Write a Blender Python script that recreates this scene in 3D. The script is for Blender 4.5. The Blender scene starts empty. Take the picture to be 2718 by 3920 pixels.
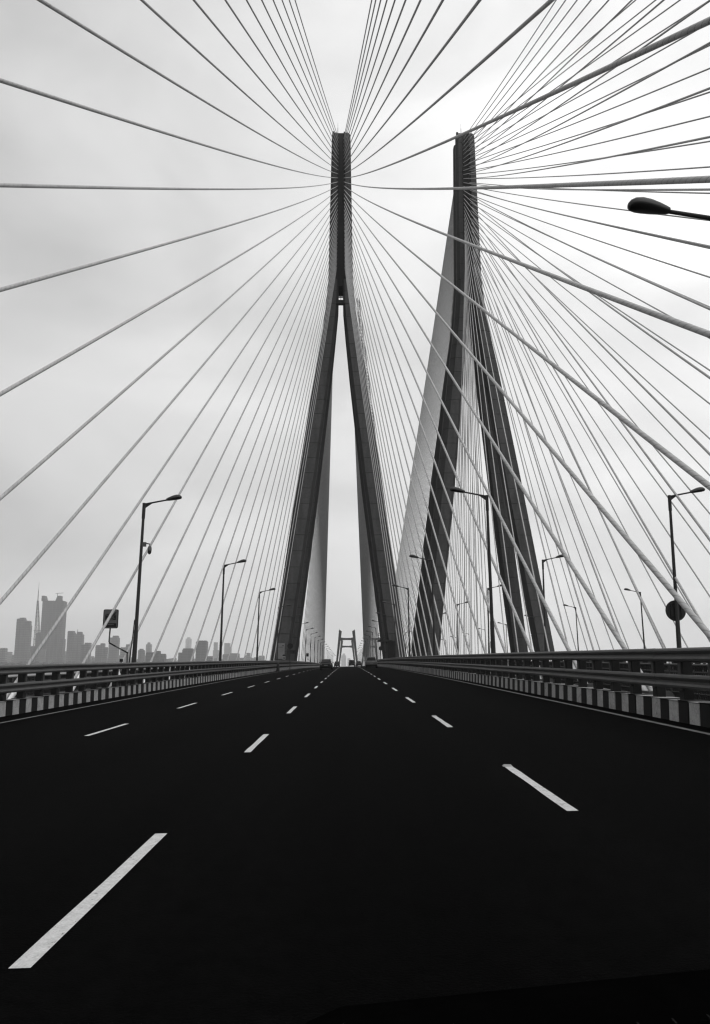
import bpy, bmesh, math, random
from mathutils import Vector, Matrix
random.seed(7)
sc = bpy.context.scene
COL = sc.collection

# ------------------------------------------------------------------ camera
EYE = 1.42
PITCH, YAW = math.radians(10.64), math.radians(0.52)
F_PX, IMG_W, IMG_H = 3077.0, 2718.0, 3920.0
cam_d = bpy.data.cameras.new('camera')
cam_d.sensor_fit = 'VERTICAL'
cam_d.sensor_height = 36.0
cam_d.lens = 36.0 * F_PX / IMG_H
cam_d.clip_start = 0.05
cam_d.clip_end = 30000
cam = bpy.data.objects.new('camera', cam_d)
COL.objects.link(cam)
cam.location = (0, 0, EYE)
cam.rotation_euler = (math.pi / 2 + PITCH, 0, -YAW)
sc.camera = cam

# ------------------------------------------------------------------ sky and sun
SUN_AZ = math.radians(105)     # to the right of the road direction
SUN_EL = math.radians(74)
world = bpy.data.worlds.new('World')
sc.world = world
world.use_nodes = True
wn, wl = world.node_tree.nodes, world.node_tree.links
wn.clear()
w_out = wn.new('ShaderNodeOutputWorld')
w_bg = wn.new('ShaderNodeBackground')
w_sky = wn.new('ShaderNodeTexSky')
w_sky.sky_type = 'NISHITA'
w_sky.sun_disc = False
w_sky.sun_elevation = SUN_EL
w_sky.sun_rotation = SUN_AZ
w_sky.dust_density = 6.0
w_bw = wn.new('ShaderNodeRGBToBW')
wl.new(w_sky.outputs[0], w_bw.inputs[0])
w_tc = wn.new('ShaderNodeTexCoord')
# cloud sheet: two octaves of soft noise on the view direction, flattened like a layer overhead
w_map = wn.new('ShaderNodeMapping')
w_map.inputs['Scale'].default_value = (1.0, 1.0, 1.7)
w_map.inputs['Location'].default_value = (0.29, -3.4, -2.96)
wl.new(w_tc.outputs['Generated'], w_map.inputs[0])
w_n1 = wn.new('ShaderNodeTexNoise')
w_n1.inputs['Scale'].default_value = 3.4
w_n1.inputs['Detail'].default_value = 7
w_n1.inputs['Roughness'].default_value = 0.47
w_n1.inputs['Distortion'].default_value = 0.3
wl.new(w_map.outputs[0], w_n1.inputs['Vector'])
w_r1 = wn.new('ShaderNodeMapRange')
w_r1.inputs['From Min'].default_value = 0.30
w_r1.inputs['From Max'].default_value = 0.70
w_r1.inputs['To Min'].default_value = 0.78
w_r1.inputs['To Max'].default_value = 1.19
wl.new(w_n1.outputs['Fac'], w_r1.inputs['Value'])
# the cloud deck thins towards the right-hand side of the sky
sun_vec = Vector((math.sin(SUN_AZ) * math.cos(SUN_EL), math.cos(SUN_AZ) * math.cos(SUN_EL), math.sin(SUN_EL)))
w_dot = wn.new('ShaderNodeVectorMath')
w_dot.operation = 'DOT_PRODUCT'
w_dot.inputs[1].default_value = Vector((1.0, -0.1, 0.12)).normalized()
wl.new(w_tc.outputs['Generated'], w_dot.inputs[0])
w_r2 = wn.new('ShaderNodeMapRange')
w_r2.inputs['From Min'].default_value = -0.5
w_r2.inputs['From Max'].default_value = 0.5
w_r2.inputs['To Min'].default_value = 0.55
w_r2.inputs['To Max'].default_value = 1.16
wl.new(w_dot.outputs['Value'], w_r2.inputs['Value'])
w_mul = wn.new('ShaderNodeMath')
w_mul.operation = 'MULTIPLY'
wl.new(w_r1.outputs[0], w_mul.inputs[0])
wl.new(w_r2.outputs[0], w_mul.inputs[1])
w_sm = wn.new('ShaderNodeMath')      # the clear sky's own share, seen through the cloud
w_sm.operation = 'MULTIPLY_ADD'
w_sm.inputs[1].default_value = 0.012
wl.new(w_bw.outputs[0], w_sm.inputs[0])
wl.new(w_mul.outputs[0], w_sm.inputs[2])
wl.new(w_sm.outputs[0], w_bg.inputs['Color'])
w_bg.inputs['Strength'].default_value = 1.0
wl.new(w_bg.outputs[0], w_out.inputs['Surface'])

sun_d = bpy.data.lights.new('sun', 'SUN')
sun_d.energy = 1.3
sun_d.angle = math.radians(35)
sun_d.color = (1, 1, 1)
sun = bpy.data.objects.new('sun', sun_d)
COL.objects.link(sun)
sun.rotation_euler = (-sun_vec).to_track_quat('-Z', 'Y').to_euler()

vs = sc.view_settings
vs.view_transform = 'Standard'
vs.look = 'None'
vs.exposure = 0.0
vs.gamma = 1.0
vs.use_curve_mapping = False
sc.render.engine = 'CYCLES'
sc.cycles.use_denoising = True
sc.cycles.max_bounces = 6
sc.cycles.volume_bounces = 2
sc.cycles.filter_width = 1.3

# ------------------------------------------------------------------ helpers
def new_mat(name, col, rough=0.8, spec=0.2, metal=0.0, noise=None, bump=None, noise2=None):
    """noise = (scale, low, high) multiplies the colour; bump = (scale, strength)."""
    m = bpy.data.materials.new(name)
    m.use_nodes = True
    n, l = m.node_tree.nodes, m.node_tree.links
    b = n['Principled BSDF']
    b.inputs['Base Color'].default_value = (col, col, col, 1)
    b.inputs['Roughness'].default_value = rough
    b.inputs['Specular IOR Level'].default_value = spec
    b.inputs['Metallic'].default_value = metal
    tc = None
    if noise or bump or noise2:
        tc = n.new('ShaderNodeTexCoord')
        geo = n.new('ShaderNodeNewGeometry')
    last = None
    for k, ns in enumerate((noise, noise2)):
        if not ns:
            continue
        t = n.new('ShaderNodeTexNoise')
        t.inputs['Scale'].default_value = ns[0]
        t.inputs['Detail'].default_value = 6
        t.inputs['Roughness'].default_value = 0.6
        l.new(geo.outputs['Position'], t.inputs['Vector'])
        if len(ns) > 3:      # stretch
            mp = n.new('ShaderNodeMapping')
            mp.inputs['Scale'].default_value = ns[3]
            l.new(geo.outputs['Position'], mp.inputs[0])
            l.new(mp.outputs[0], t.inputs['Vector'])
        r = n.new('ShaderNodeMapRange')
        r.inputs['From Min'].default_value = 0.3
        r.inputs['From Max'].default_value = 0.7
        r.inputs['To Min'].default_value = ns[1]
        r.inputs['To Max'].default_value = ns[2]
        l.new(t.outputs['Fac'], r.inputs['Value'])
        mu = n.new('ShaderNodeMath')
        mu.operation = 'MULTIPLY'
        l.new(r.outputs[0], mu.inputs[0])
        if last is None:
            mu.inputs[1].default_value = col
        else:
            l.new(last, mu.inputs[1])
        last = mu.outputs[0]
    if last is not None:
        l.new(last, b.inputs['Base Color'])
    if bump:
        t = n.new('ShaderNodeTexNoise')
        t.inputs['Scale'].default_value = bump[0]
        t.inputs['Detail'].default_value = 4
        l.new(geo.outputs['Position'], t.inputs['Vector'])
        bp = n.new('ShaderNodeBump')
        bp.inputs['Strength'].default_value = bump[1]
        bp.inputs['Distance'].default_value = 0.02
        l.new(t.outputs['Fac'], bp.inputs['Height'])
        l.new(bp.outputs[0], b.inputs['Normal'])
    return m

M = {}
M['asphalt'] = new_mat('asphalt', 0.0009, 0.9, 0.012, noise=(0.8, 0.45, 1.7, (1, 0.05, 1)), noise2=(7.0, 0.5, 1.5), bump=(60, 0.5))
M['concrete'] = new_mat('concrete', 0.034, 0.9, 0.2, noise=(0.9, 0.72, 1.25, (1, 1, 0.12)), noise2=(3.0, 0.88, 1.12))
M['concrete_lit_face'] = new_mat('concrete_lit_face', 0.062, 0.9, 0.2, noise=(0.9, 0.75, 1.22, (1, 1, 0.12)), noise2=(2.0, 0.86, 1.14))  # brighter look of the flat leg faces, put into the colour
M['concrete_core'] = new_mat('concrete_core', 0.03, 0.95, 0.1, noise=(0.7, 0.85, 1.15))
M['deck'] = new_mat('deck_concrete', 0.05, 0.95, 0.1, noise=(0.8, 0.7, 1.2))
M['far_concrete'] = new_mat('far_concrete', 0.04, 0.9, 0.2, noise=(0.1, 0.85, 1.15))
M['paint_white'] = new_mat('white_road_paint', 0.46, 0.7, 0.3, noise=(14, 0.8, 1.1), noise2=(70, 0.75, 1.15))
def worn_paint(m, scale, cut):
    # paint chipped down to the asphalt in small patches
    n, l = m.node_tree.nodes, m.node_tree.links
    b = n['Principled BSDF']
    src = b.inputs['Base Color'].links[0].from_socket
    geo = n.new('ShaderNodeNewGeometry')
    t = n.new('ShaderNodeTexNoise'); t.inputs['Scale'].default_value = scale; t.inputs['Detail'].default_value = 8; t.inputs['Roughness'].default_value = 0.75
    l.new(geo.outputs['Position'], t.inputs['Vector'])
    mr = n.new('ShaderNodeMapRange'); mr.inputs['From Min'].default_value = cut; mr.inputs['From Max'].default_value = cut + 0.05
    mr.inputs['To Min'].default_value = 1.0; mr.inputs['To Max'].default_value = 0.12
    l.new(t.outputs['Fac'], mr.inputs['Value'])
    mu = n.new('ShaderNodeMath'); mu.operation = 'MULTIPLY'
    l.new(src, mu.inputs[0]); l.new(mr.outputs[0], mu.inputs[1]); l.new(mu.outputs[0], b.inputs['Base Color'])
worn_paint(M['paint_white'], 11.0, 0.59)
M['edge_paint'] = new_mat('worn_edge_paint', 0.16, 0.8, 0.2, noise=(6, 0.5, 1.2), noise2=(60, 0.6, 1.2))
M['kerb_white'] = new_mat('kerb_white_paint', 0.33, 0.85, 0.2, noise=(5, 0.7, 1.1), noise2=(25, 0.75, 1.12))
worn_paint(M['kerb_white'], 9.0, 0.62)
M['kerb_black'] = new_mat('kerb_black_paint', 0.004, 0.85, 0.2, noise=(6, 0.7, 1.4))
M['galv'] = new_mat('weathered_galvanised_steel', 0.055, 0.6, 0.3, 0.0, noise=(3, 0.75, 1.15), noise2=(40, 0.85, 1.15))
M['post'] = new_mat('dark_post_steel', 0.014, 0.8, 0.2, noise=(5, 0.7, 1.3))
M['spacer'] = new_mat('grey_spacer_steel', 0.05, 0.75, 0.2, noise=(8, 0.8, 1.2))
M['lamp'] = new_mat('lamp_post_paint', 0.026, 0.65, 0.3, noise=(2, 0.8, 1.2))
M['lamp_head'] = new_mat('lamp_head_casting', 0.035, 0.6, 0.3)
M['lamp_glass'] = new_mat('lamp_head_glass', 0.012, 0.35, 0.5)
M['black'] = new_mat('black_paint', 0.006, 0.7, 0.3)
M['dark'] = new_mat('dark_grey_paint', 0.02, 0.7, 0.3)
M['mid'] = new_mat('mid_grey_paint', 0.09, 0.7, 0.3, noise=(8, 0.85, 1.1))
M['light'] = new_mat('light_grey_paint', 0.25, 0.7, 0.3, noise=(3, 0.85, 1.1))
M['placard'] = new_mat('placard_board', 0.17, 0.7, 0.3, noise=(1.2, 0.85, 1.1))
M['pipe'] = new_mat('white_guide_pipe', 0.8, 0.5, 0.4, noise=(4, 0.85, 1.05))
M['sea'] = new_mat('sea_water', 0.06, 0.45, 0.25, bump=(0.15, 0.8))
M['land'] = new_mat('shore_land', 0.05, 0.95, 0.1, noise=(0.02, 0.7, 1.2))
M['tyre'] = new_mat('tyre_rubber', 0.008, 0.9, 0.1)
M['glass'] = new_mat('car_glass', 0.004, 0.15, 0.3)
M['carlamp'] = new_mat('car_tail_lamp', 0.06, 0.3, 0.5)
M['plate'] = new_mat('number_plate', 0.12, 0.6, 0.3)
M['tree'] = new_mat('far_tree', 0.04, 0.95, 0.0, noise=(0.03, 0.6, 1.3))

def cable_material():
    m = bpy.data.materials.new('ribbed_white_cable_sheath')
    m.use_nodes = True
    n, l = m.node_tree.nodes, m.node_tree.links
    b = n['Principled BSDF']
    b.inputs['Roughness'].default_value = 0.55
    b.inputs['Specular IOR Level'].default_value = 0.3
    uv = n.new('ShaderNodeUVMap')
    sx = n.new('ShaderNodeSeparateXYZ')
    l.new(uv.outputs[0], sx.inputs[0])
    # u is the turn round the sheath, v metres along it: a twin helical rib of 0.62 m lead
    ma = n.new('ShaderNodeMath'); ma.operation = 'MULTIPLY_ADD'
    ma.inputs[1].default_value = -1.0 / 0.62
    l.new(sx.outputs['Y'], ma.inputs[0]); l.new(sx.outputs['X'], ma.inputs[2])
    m2 = n.new('ShaderNodeMath'); m2.operation = 'MULTIPLY'; m2.inputs[1].default_value = 2.0
    l.new(ma.outputs[0], m2.inputs[0])
    fr = n.new('ShaderNodeMath'); fr.operation = 'FRACT'
    l.new(m2.outputs[0], fr.inputs[0])
    pp = n.new('ShaderNodeMath'); pp.operation = 'PINGPONG'; pp.inputs[1].default_value = 0.5
    l.new(fr.outputs[0], pp.inputs[0])
    mr = n.new('ShaderNodeMapRange')
    mr.inputs['From Min'].default_value = 0.0; mr.inputs['From Max'].default_value = 0.09
    mr.inputs['To Min'].default_value = 1.0; mr.inputs['To Max'].default_value = 0.0
    l.new(pp.outputs[0], mr.inputs['Value'])
    bp = n.new('ShaderNodeBump'); bp.inputs['Strength'].default_value = 0.8; bp.inputs['Distance'].default_value = 0.012
    l.new(mr.outputs[0], bp.inputs['Height']); l.new(bp.outputs[0], b.inputs['Normal'])
    geo = n.new('ShaderNodeNewGeometry')
    t = n.new('ShaderNodeTexNoise'); t.inputs['Scale'].default_value = 1.5; t.inputs['Detail'].default_value = 4
    l.new(geo.outputs['Position'], t.inputs['Vector'])
    r = n.new('ShaderNodeMapRange')
    r.inputs['From Min'].default_value = 0.3; r.inputs['From Max'].default_value = 0.7
    r.inputs['To Min'].default_value = 0.28; r.inputs['To Max'].default_value = 0.37
    l.new(t.outputs['Fac'], r.inputs['Value'])
    mg = n.new('ShaderNodeMath'); mg.operation = 'MULTIPLY_ADD'; mg.inputs[1].default_value = -0.16
    l.new(mr.outputs[0], mg.inputs[0]); l.new(r.outputs[0], mg.inputs[2])
    l.new(mg.outputs[0], b.inputs['Base Color'])
    return m
M['cable'] = cable_material()

def link(name, me, mat=None, parent=None, loc=None, rot=None):
    o = bpy.data.objects.new(name, me)
    COL.objects.link(o)
    if mat is not None and me is not None and not me.materials:
        for mm in (mat if isinstance(mat, (list, tuple)) else [mat]):
            me.materials.append(M[mm])
    if parent is not None:
        o.parent = parent
    if loc is not None:
        o.location = loc
    if rot is not None:
        o.rotation_euler = rot
    return o

def thing(name, loc, label, cat, group=None, rotz=0.0, me=None, mat=None):
    o = link(name, me, mat, None, loc, (0, 0, rotz))
    o['label'] = label
    o['category'] = cat
    if group:
        o['group'] = group
    return o

def struct(o, kind='structure'):
    o['kind'] = kind
    return o

class MB:
    def __init__(s):
        s.v, s.f, s.m, s.sm = [], [], [], []
    def add(s, vs, fs, mi=0, smooth=False):
        b = len(s.v)
        s.v += [tuple(p) for p in vs]
        for f in fs:
            s.f.append(tuple(b + i for i in f)); s.m.append(mi); s.sm.append(smooth)
    def box(s, c, d, mi=0, rot=None):
        hx, hy, hz = d[0] / 2, d[1] / 2, d[2] / 2
        vs = [Vector((x, y, z)) for z in (-hz, hz) for x, y in ((-hx, -hy), (hx, -hy), (hx, hy), (-hx, hy))]
        if rot is not None:
            vs = [rot @ v for v in vs]
        vs = [v + Vector(c) for v in vs]
        s.add(vs, [(3, 2, 1, 0), (4, 5, 6, 7), (0, 1, 5, 4), (1, 2, 6, 5), (2, 3, 7, 6), (3, 0, 4, 7)], mi)
    def tube(s, a, b, r0, r1=None, n=8, mi=0, smooth=True):
        r1 = r0 if r1 is None else r1
        a, b = Vector(a), Vector(b)
        d = (b - a).normalized()
        u = d.orthogonal().normalized(); w = d.cross(u)
        vs = []
        for p, r in ((a, r0), (b, r1)):
            vs += [p + (u * math.cos(2 * math.pi * k / n) + w * math.sin(2 * math.pi * k / n)) * r for k in range(n)]
        s.add(vs, [(k, (k + 1) % n, n + (k + 1) % n, n + k) for k in range(n)], mi, smooth)
        s.add([vs[k] for k in range(n)][::-1], [tuple(range(n))], mi)
        s.add([vs[n + k] for k in range(n)], [tuple(range(n))], mi)
    def loft(s, rings, mi=0, cap=True, smooth=False, closed=True):
        n = len(rings[0])
        vs = [p for r in rings for p in r]
        fs = []
        for i in range(len(rings) - 1):
            for k in range(n if closed else n - 1):
                k2 = (k + 1) % n
                fs.append((i * n + k, i * n + k2, (i + 1) * n + k2, (i + 1) * n + k))
        s.add(vs, fs, mi, smooth)
        if cap:
            s.add(list(rings[0])[::-1], [tuple(range(n))], mi)
            s.add(list(rings[-1]), [tuple(range(n))], mi)
    def mesh(s, name):
        me = bpy.data.meshes.new(name)
        me.from_pydata(s.v, [], s.f)
        me.polygons.foreach_set('material_index', s.m)
        me.polygons.foreach_set('use_smooth', s.sm)
        me.update()
        bm = bmesh.new(); bm.from_mesh(me)
        bmesh.ops.recalc_face_normals(bm, faces=bm.faces)
        bm.to_mesh(me); bm.free()
        return me
    def obj(s, name, mat, parent=None, loc=None, rot=None):
        return link(name, s.mesh(name), mat, parent, loc, rot)

def bevel_mesh(me, w, seg=2):
    bm = bmesh.new(); bm.from_mesh(me)
    bmesh.ops.remove_doubles(bm, verts=bm.verts, dist=1e-5)
    bmesh.ops.bevel(bm, geom=list(bm.edges), offset=w, segments=seg, affect='EDGES', profile=0.5, clamp_overlap=True)
    bm.to_mesh(me); bm.free()
    return me

def copy_tree(o, parent=None):
    c = o.copy()
    COL.objects.link(c)
    c.parent = parent
    for ch in list(o.children):
        copy_tree(ch, c)
    return c

def ordinal(n):
    return '%d%s' % (n, 'th' if 10 <= n % 100 <= 20 else {1: 'st', 2: 'nd', 3: 'rd'}.get(n % 10, 'th'))

def lerp(x, xs, ys):
    if x <= xs[0]:
        return ys[0]
    for i in range(len(xs) - 1):
        if x <= xs[i + 1]:
            t = (x - xs[i]) / (xs[i + 1] - xs[i])
            return ys[i] + (ys[i + 1] - ys[i]) * t
    return ys[-1]

# ------------------------------------------------------------------ alignment of the bridge
SLOPE = 0.025                      # cross fall of the carriageway
def zr(y):                         # long profile: a crest that starts near the pylons
    if y <= 350:
        return 0.008 * y - y * y / 38000.0
    z0 = 0.008 * 350 - 350 * 350 / 38000.0
    return z0 + (y - 350) * (0.008 - 350 / 19000.0)
def dzr(y):
    return 0.008 - min(y, 350) / 19000.0
NEAR, OPP = 0, 1
MIRROR = 24.1                      # the opposite carriageway mirrors this one
def W(side, x, y, dz=0.0):
    z = zr(y) + SLOPE * x + dz
    return (x if side == NEAR else MIRROR - x, y, z)
KL, KR = -9.75, 6.50               # kerb faces
LINES = (-5.18, -1.55, 2.03)
CENTRE = -1.6
HALF = 10.3
YS = [-140, -100, -70, -45, -25, -10] + list(range(0, 360, 6)) + list(range(360, 1400, 40))

def strip(mb, side, x0, x1, dz0, dz1, ys=YS, bottom=None, mi=0):
    """a slab that follows the road: top from x0 to x1, thickness down to `bottom`."""
    rings = []
    for y in ys:
        r = [W(side, x0, y, dz0), W(side, x1, y, dz1)]
        if bottom is not None:
            r += [W(side, x1, y, dz1 - bottom), W(side, x0, y, dz0 - bottom)]
        rings.append(r)
    if bottom is None:
        mb.loft(rings, mi, cap=False, closed=False)
    else:
        mb.loft(rings, mi)

# ------------------------------------------------------------------ sea, decks, roads
mb = MB()
mb.add([(-3900, -1400, -27), (3900, -1400, -27), (3900, 7400, -27), (-3900, 7400, -27)], [(0, 1, 2, 3)])
struct(mb.obj('sea', 'sea'))
roads = []
for side in (NEAR, OPP):
    mb = MB()
    strip(mb, side, CENTRE - HALF, CENTRE + HALF, -0.06, -0.06, bottom=2.2)
    strip(mb, side, CENTRE - 5, CENTRE + 5, -2.2, -2.2, bottom=0.8)
    struct(mb.obj('bridge_deck', 'deck'))
    mb = MB()
    strip(mb, side, KL - 0.02, KR + 0.02, 0.0, 0.0, bottom=0.055)
    roads.append(struct(mb.obj('road', 'asphalt')))

# lane markings on this side's road: every dash its own piece
def dash_mesh(y0, x, ln, w):
    mb = MB()
    n = 6
    pts = []
    for k in range(n + 1):
        y = y0 + ln * k / n
        j = 0.006
        pts.append((W(NEAR, x - w / 2 + random.uniform(-j, j), y, 0.004), W(NEAR, x + w / 2 + random.uniform(-j, j), y, 0.004)))
    for k in range(n):
        mb.add([pts[k][0], pts[k][1], pts[k + 1][1], pts[k + 1][0]], [(0, 1, 2, 3)])
    return mb
stud = MB()
stud.loft([[(-0.06, -0.05, 0), (0.06, -0.05, 0), (0.06, 0.05, 0), (-0.06, 0.05, 0)],
           [(-0.045, -0.025, 0.02), (0.045, -0.025, 0.02), (0.045, 0.025, 0.02), (-0.045, 0.025, 0.02)]])
stud_me = stud.mesh('road_stud')
for x, first in ((LINES[0], 7.8), (LINES[1], 4.16), (LINES[2], 7.58)):
    k = 0
    while True:
        y0 = first + 8.76 * k - (8.76 if first > 8.76 else 0)
        if y0 > 235:
            break
        dash_mesh(y0, x, 2.95, 0.105).obj('lane_dash', 'paint_white', roads[0])
        if y0 < 60 and x > 0:
            link('road_stud', stud_me, 'light', roads[0], W(NEAR, x, y0 + 3.02, 0.001))
        k += 1
for x in (-8.72, 6.02):
    mb = MB()
    ys = [y for y in range(-20, 240, 3)]
    strip(mb, NEAR, x - 0.06, x + 0.06, 0.004, 0.004, ys)
    mb.obj('edge_line', 'edge_paint', roads[0])

# ------------------------------------------------------------------ kerbs: single stones near, joined beyond
ST = 0.478
def stone_mesh(name):
    mb = MB()
    h, w, l = 0.42, 0.46, ST - 0.012
    mb.loft([[(0, -l / 2, -0.05), (w, -l / 2, -0.05), (w, l / 2, -0.05), (0, l / 2, -0.05)],
             [(0.015, -l / 2, h), (w, -l / 2, h), (w, l / 2, h), (0.015, l / 2, h)]])
    me = mb.mesh(name)
    return bevel_mesh(me, 0.018, 1)
stone_w, stone_b = stone_mesh('kerb_stone_white'), stone_mesh('kerb_stone_black')
stone_w.materials.append(M['kerb_white']); stone_b.materials.append(M['kerb_black'])
for sgn, xf, nm in ((-1, KL, 'left'), (1, KR, 'right')):
    mb = MB()
    strip(mb, NEAR, xf + sgn * 0.04, xf + sgn * 0.44, 0.36, 0.36, [y for y in range(-30, 360, 6)], bottom=0.4)
    kerb = struct(mb.obj('kerb', 'deck'))
    k0 = int(4 / ST)
    n_st = int(112 / ST)
    phase = 0 if sgn < 0 else 1
    for k in range(k0, n_st):
        y = k * ST + (0.05 if sgn < 0 else 0.18)
        o = link('kerb_stone', stone_w if (k + phase) % 2 else stone_b, None, kerb,
                 W(NEAR, xf + random.uniform(-0.008, 0.008), y, random.uniform(-0.012, 0.008)))
        o.rotation_euler = (math.atan(dzr(y)), 0, (0 if sgn > 0 else math.pi) + random.uniform(-0.012, 0.012))
    far = MB()
    for k in range(n_st, int(300 / ST)):
        y = k * ST
        a, b = W(NEAR, xf, y - ST / 2 + 0.006, -0.05), W(NEAR, xf + sgn * 0.46, y + ST / 2 - 0.006, 0.42)
        far.box(((a[0] + b[0]) / 2, y, (a[2] + b[2]) / 2), (0.46, ST - 0.012, 0.47), (k + phase) % 2)
    o = far.obj('kerb_stones_beyond', ['kerb_black', 'kerb_white'], kerb)
    o['kind'] = 'stuff'
for sgn, xf in ((-1, KL), (1, KR)):
    mb = MB()
    strip(mb, OPP, xf, xf + sgn * 0.46, 0.42, 0.42, [y for y in range(-30, 360, 6)], bottom=0.5)
    struct(mb.obj('kerb', 'kerb_white'))

# ------------------------------------------------------------------ guardrails
PITCHP = 1.435
def wbeam_mesh(name, h, ln):
    k = h / 0.29
    prof = [(0.0, .145), (.035, .142), (.075, .115), (.085, .08), (.06, .035), (.025, .012), (.025, -.012), (.06, -.035), (.085, -.08), (.075, -.115), (.035, -.142), (0.0, -.145)]
    prof = [(u, v * k) for u, v in prof]
    back = [(u - 0.012, v) for u, v in prof[::-1]]
    ring = prof + back
    mb = MB()
    mb.loft([[(-u, -ln / 2, v) for u, v in ring], [(-u, ln / 2, v) for u, v in ring]], smooth=False)
    return mb.mesh(name)
PANEL = PITCHP * 3
beam_me = wbeam_mesh('rail_beam', 0.275, PANEL + 0.08)
beam_me.materials.append(M['galv'])
pm = MB(); pm.box((0.13, 0, 0.44), (0.2, 0.24, 1.0))
post_me = bevel_mesh(pm.mesh('rail_post'), 0.012, 1); post_me.materials.append(M['post'])
sp = MB(); sp.box((0, 0, 0), (0.035, 0.13, 0.74))
spacer_me = bevel_mesh(sp.mesh('spacer_plate'), 0.008, 1); spacer_me.materials.append(M['spacer'])
def guardrail(side, xf, sgn, y0, y1, label, detailed=True):
    loc = W(side, xf, max(y0, 0))
    root = thing('guardrail', loc, label, 'guardrail')
    L = Vector(loc)
    rz = (0 if sgn > 0 else math.pi) + (math.pi if side == OPP else 0)
    ax = 1 if abs(math.cos(rz) - 1) < 0.1 else -1
    n = int((y1 - y0) / PANEL)
    for k in range(n):
        y = y0 + (k + 0.5) * PANEL
        for hz in (1.292, 0.768):
            jig = (0.004 if k % 2 else 0.0) + random.uniform(-0.002, 0.002)
            p = Vector(W(side, xf + sgn * (0.10 + jig), y, hz + random.uniform(-0.004, 0.004)))
            o = link('rail_beam', beam_me, None, root, p - L)
            o.rotation_euler = (ax * math.atan(dzr(y)) + random.uniform(-.001, .001), 0, rz)
    far = MB()
    m = int((y1 - y0) / PITCHP)
    for k in range(m):
        y = y0 + (k + 0.2) * PITCHP
        p = Vector(W(side, xf + sgn * 0.10, y, 0.40))
        if detailed and y < 165:
            o = link('post', post_me, None, root, p - L, (0, 0, rz))
            link('spacer_plate', spacer_me, None, o, (0.022, 0, 0.56))
        else:
            far.box(p - L + Vector((sgn * (1 if side == NEAR else -1) * 0.11, 0, 0.46)), (0.2, 0.24, 1.04))
    if far.v:
        o = far.obj('posts_beyond', 'post', root)
        o['kind'] = 'stuff'
    return root
guardrail(NEAR, KL, -1, 0.6, 300, 'twin-beam steel guardrail on dark posts along the left kerb')
guardrail(NEAR, KR, 1, 0.2, 300, 'twin-beam steel guardrail on dark posts along the right kerb')
guardrail(OPP, KR, 1, 0, 300, 'guardrail of the opposite carriageway seen through the gaps of the right guardrail', False)
guardrail(OPP, KL, -1, 0, 300, 'far outer guardrail of the opposite carriageway beyond the right guardrail', False)

# outer hand railings on the deck edges
def handrail(side, x, y0, y1, label):
    loc = W(side, x, y0)
    L = Vector(loc)
    root = thing('hand_railing', loc, label, 'railing')
    ys = []
    y = y0
    while y < y1:
        ys.append(y); y += 12
    ys.append(y1)
    for hz, r in ((1.0, 0.035), (0.82, 0.03), (0.3, 0.025)):
        mb = MB()
        for a, b in zip(ys[:-1], ys[1:]):
            mb.tube(Vector(W(side, x, a, hz)) - L, Vector(W(side, x, b, hz)) - L, r, n=6)
        mb.obj('rail_tube', 'spacer', root)
    mb = MB()
    y = y0
    while y < y1:
        mb.box(Vector(W(side, x, y, 0.52)) - L, (0.03, 0.05, 0.95)); y += 0.13
    o = mb.obj('balusters', 'post', root)
    o['kind'] = 'stuff'
    y = y0 + 1
    pmesh = MB(); pmesh.box((0, 0, 0.5), (0.07, 0.07, 1.06))
    pme = pmesh.mesh('railing_post'); pme.materials.append(M['spacer'])
    while y < y1:
        link('railing_post', pme, None, root, Vector(W(side, x, y)) - L)
        y += 2.4
handrail(NEAR, CENTRE - HALF + 0.08, 4, 146, 'thin tubular hand railing on the deck edge behind the left guardrail')
handrail(NEAR, CENTRE + HALF - 0.08, 4, 146, 'thin tubular hand railing on the deck edge behind the right guardrail')

# ------------------------------------------------------------------ main pylons
TY = 161.0                         # axis of the main pylons
Z_TOP = 116.1
OUT_Z = [-27, 1.4, 37.6, 60.7, 70.2, 75.8, 81.2, 116.1]
OUT_X = [12.6, 12.55, 8.1, 5.05, 3.62, 3.05, 2.62, 2.04]
INN_X = [9.3, 9.15, 4.55, 1.95, 1.02, 0.52, 0.42, 0.42]
def leg_section(z, sx, sy, inset=0.0):
    xo, xi = lerp(z, OUT_Z, OUT_X), lerp(z, OUT_Z, INN_X)
    if z > 81.1:
        xi = lerp(z, [81.1, 81.3, Z_TOP], [0.42, 0.92, 0.58])
    yf = lerp(z, [-27, 0, 74, 81.2, Z_TOP], [-13.4, -13.2, -4.0, -3.3, -3.0])
    dp = lerp(z, [-27, 0, 74, 81.2, Z_TOP], [3.7, 3.6, 2.9, 2.6, 2.3])
    xo -= inset; xi += inset; yf += inset; dp -= 2 * inset
    w = xo - xi
    cxo, cxi, cy = 0.33 * w, 0.15 * w, 0.28 * dp
    pts = [(xi + cxi, yf), (xo - cxo, yf), (xo, yf + cy), (xo, yf + dp - cy), (xo - cxo, yf + dp), (xi + cxi, yf + dp), (xi, yf + dp - cy), (xi, yf + cy)]
    pts = [(sx * x, (y if sy > 0 else -y), z) for x, y in pts]
    return pts
LIFTS = []
z = 0.4
while z < 79.6:
    LIFTS.append((z, min(z + 3.12, 81.2))); z += 3.12
LIFTS[-1] = (LIFTS[-1][0], 81.2)
z = 81.2
while z < Z_TOP - 1:
    LIFTS.append((z, min(z + 3.59, Z_TOP))); z += 3.59
def dense(z0, z1):
    zs = [z0] + [q for q in OUT_Z + [74] if z0 < q < z1] + [z1]
    return zs
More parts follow.
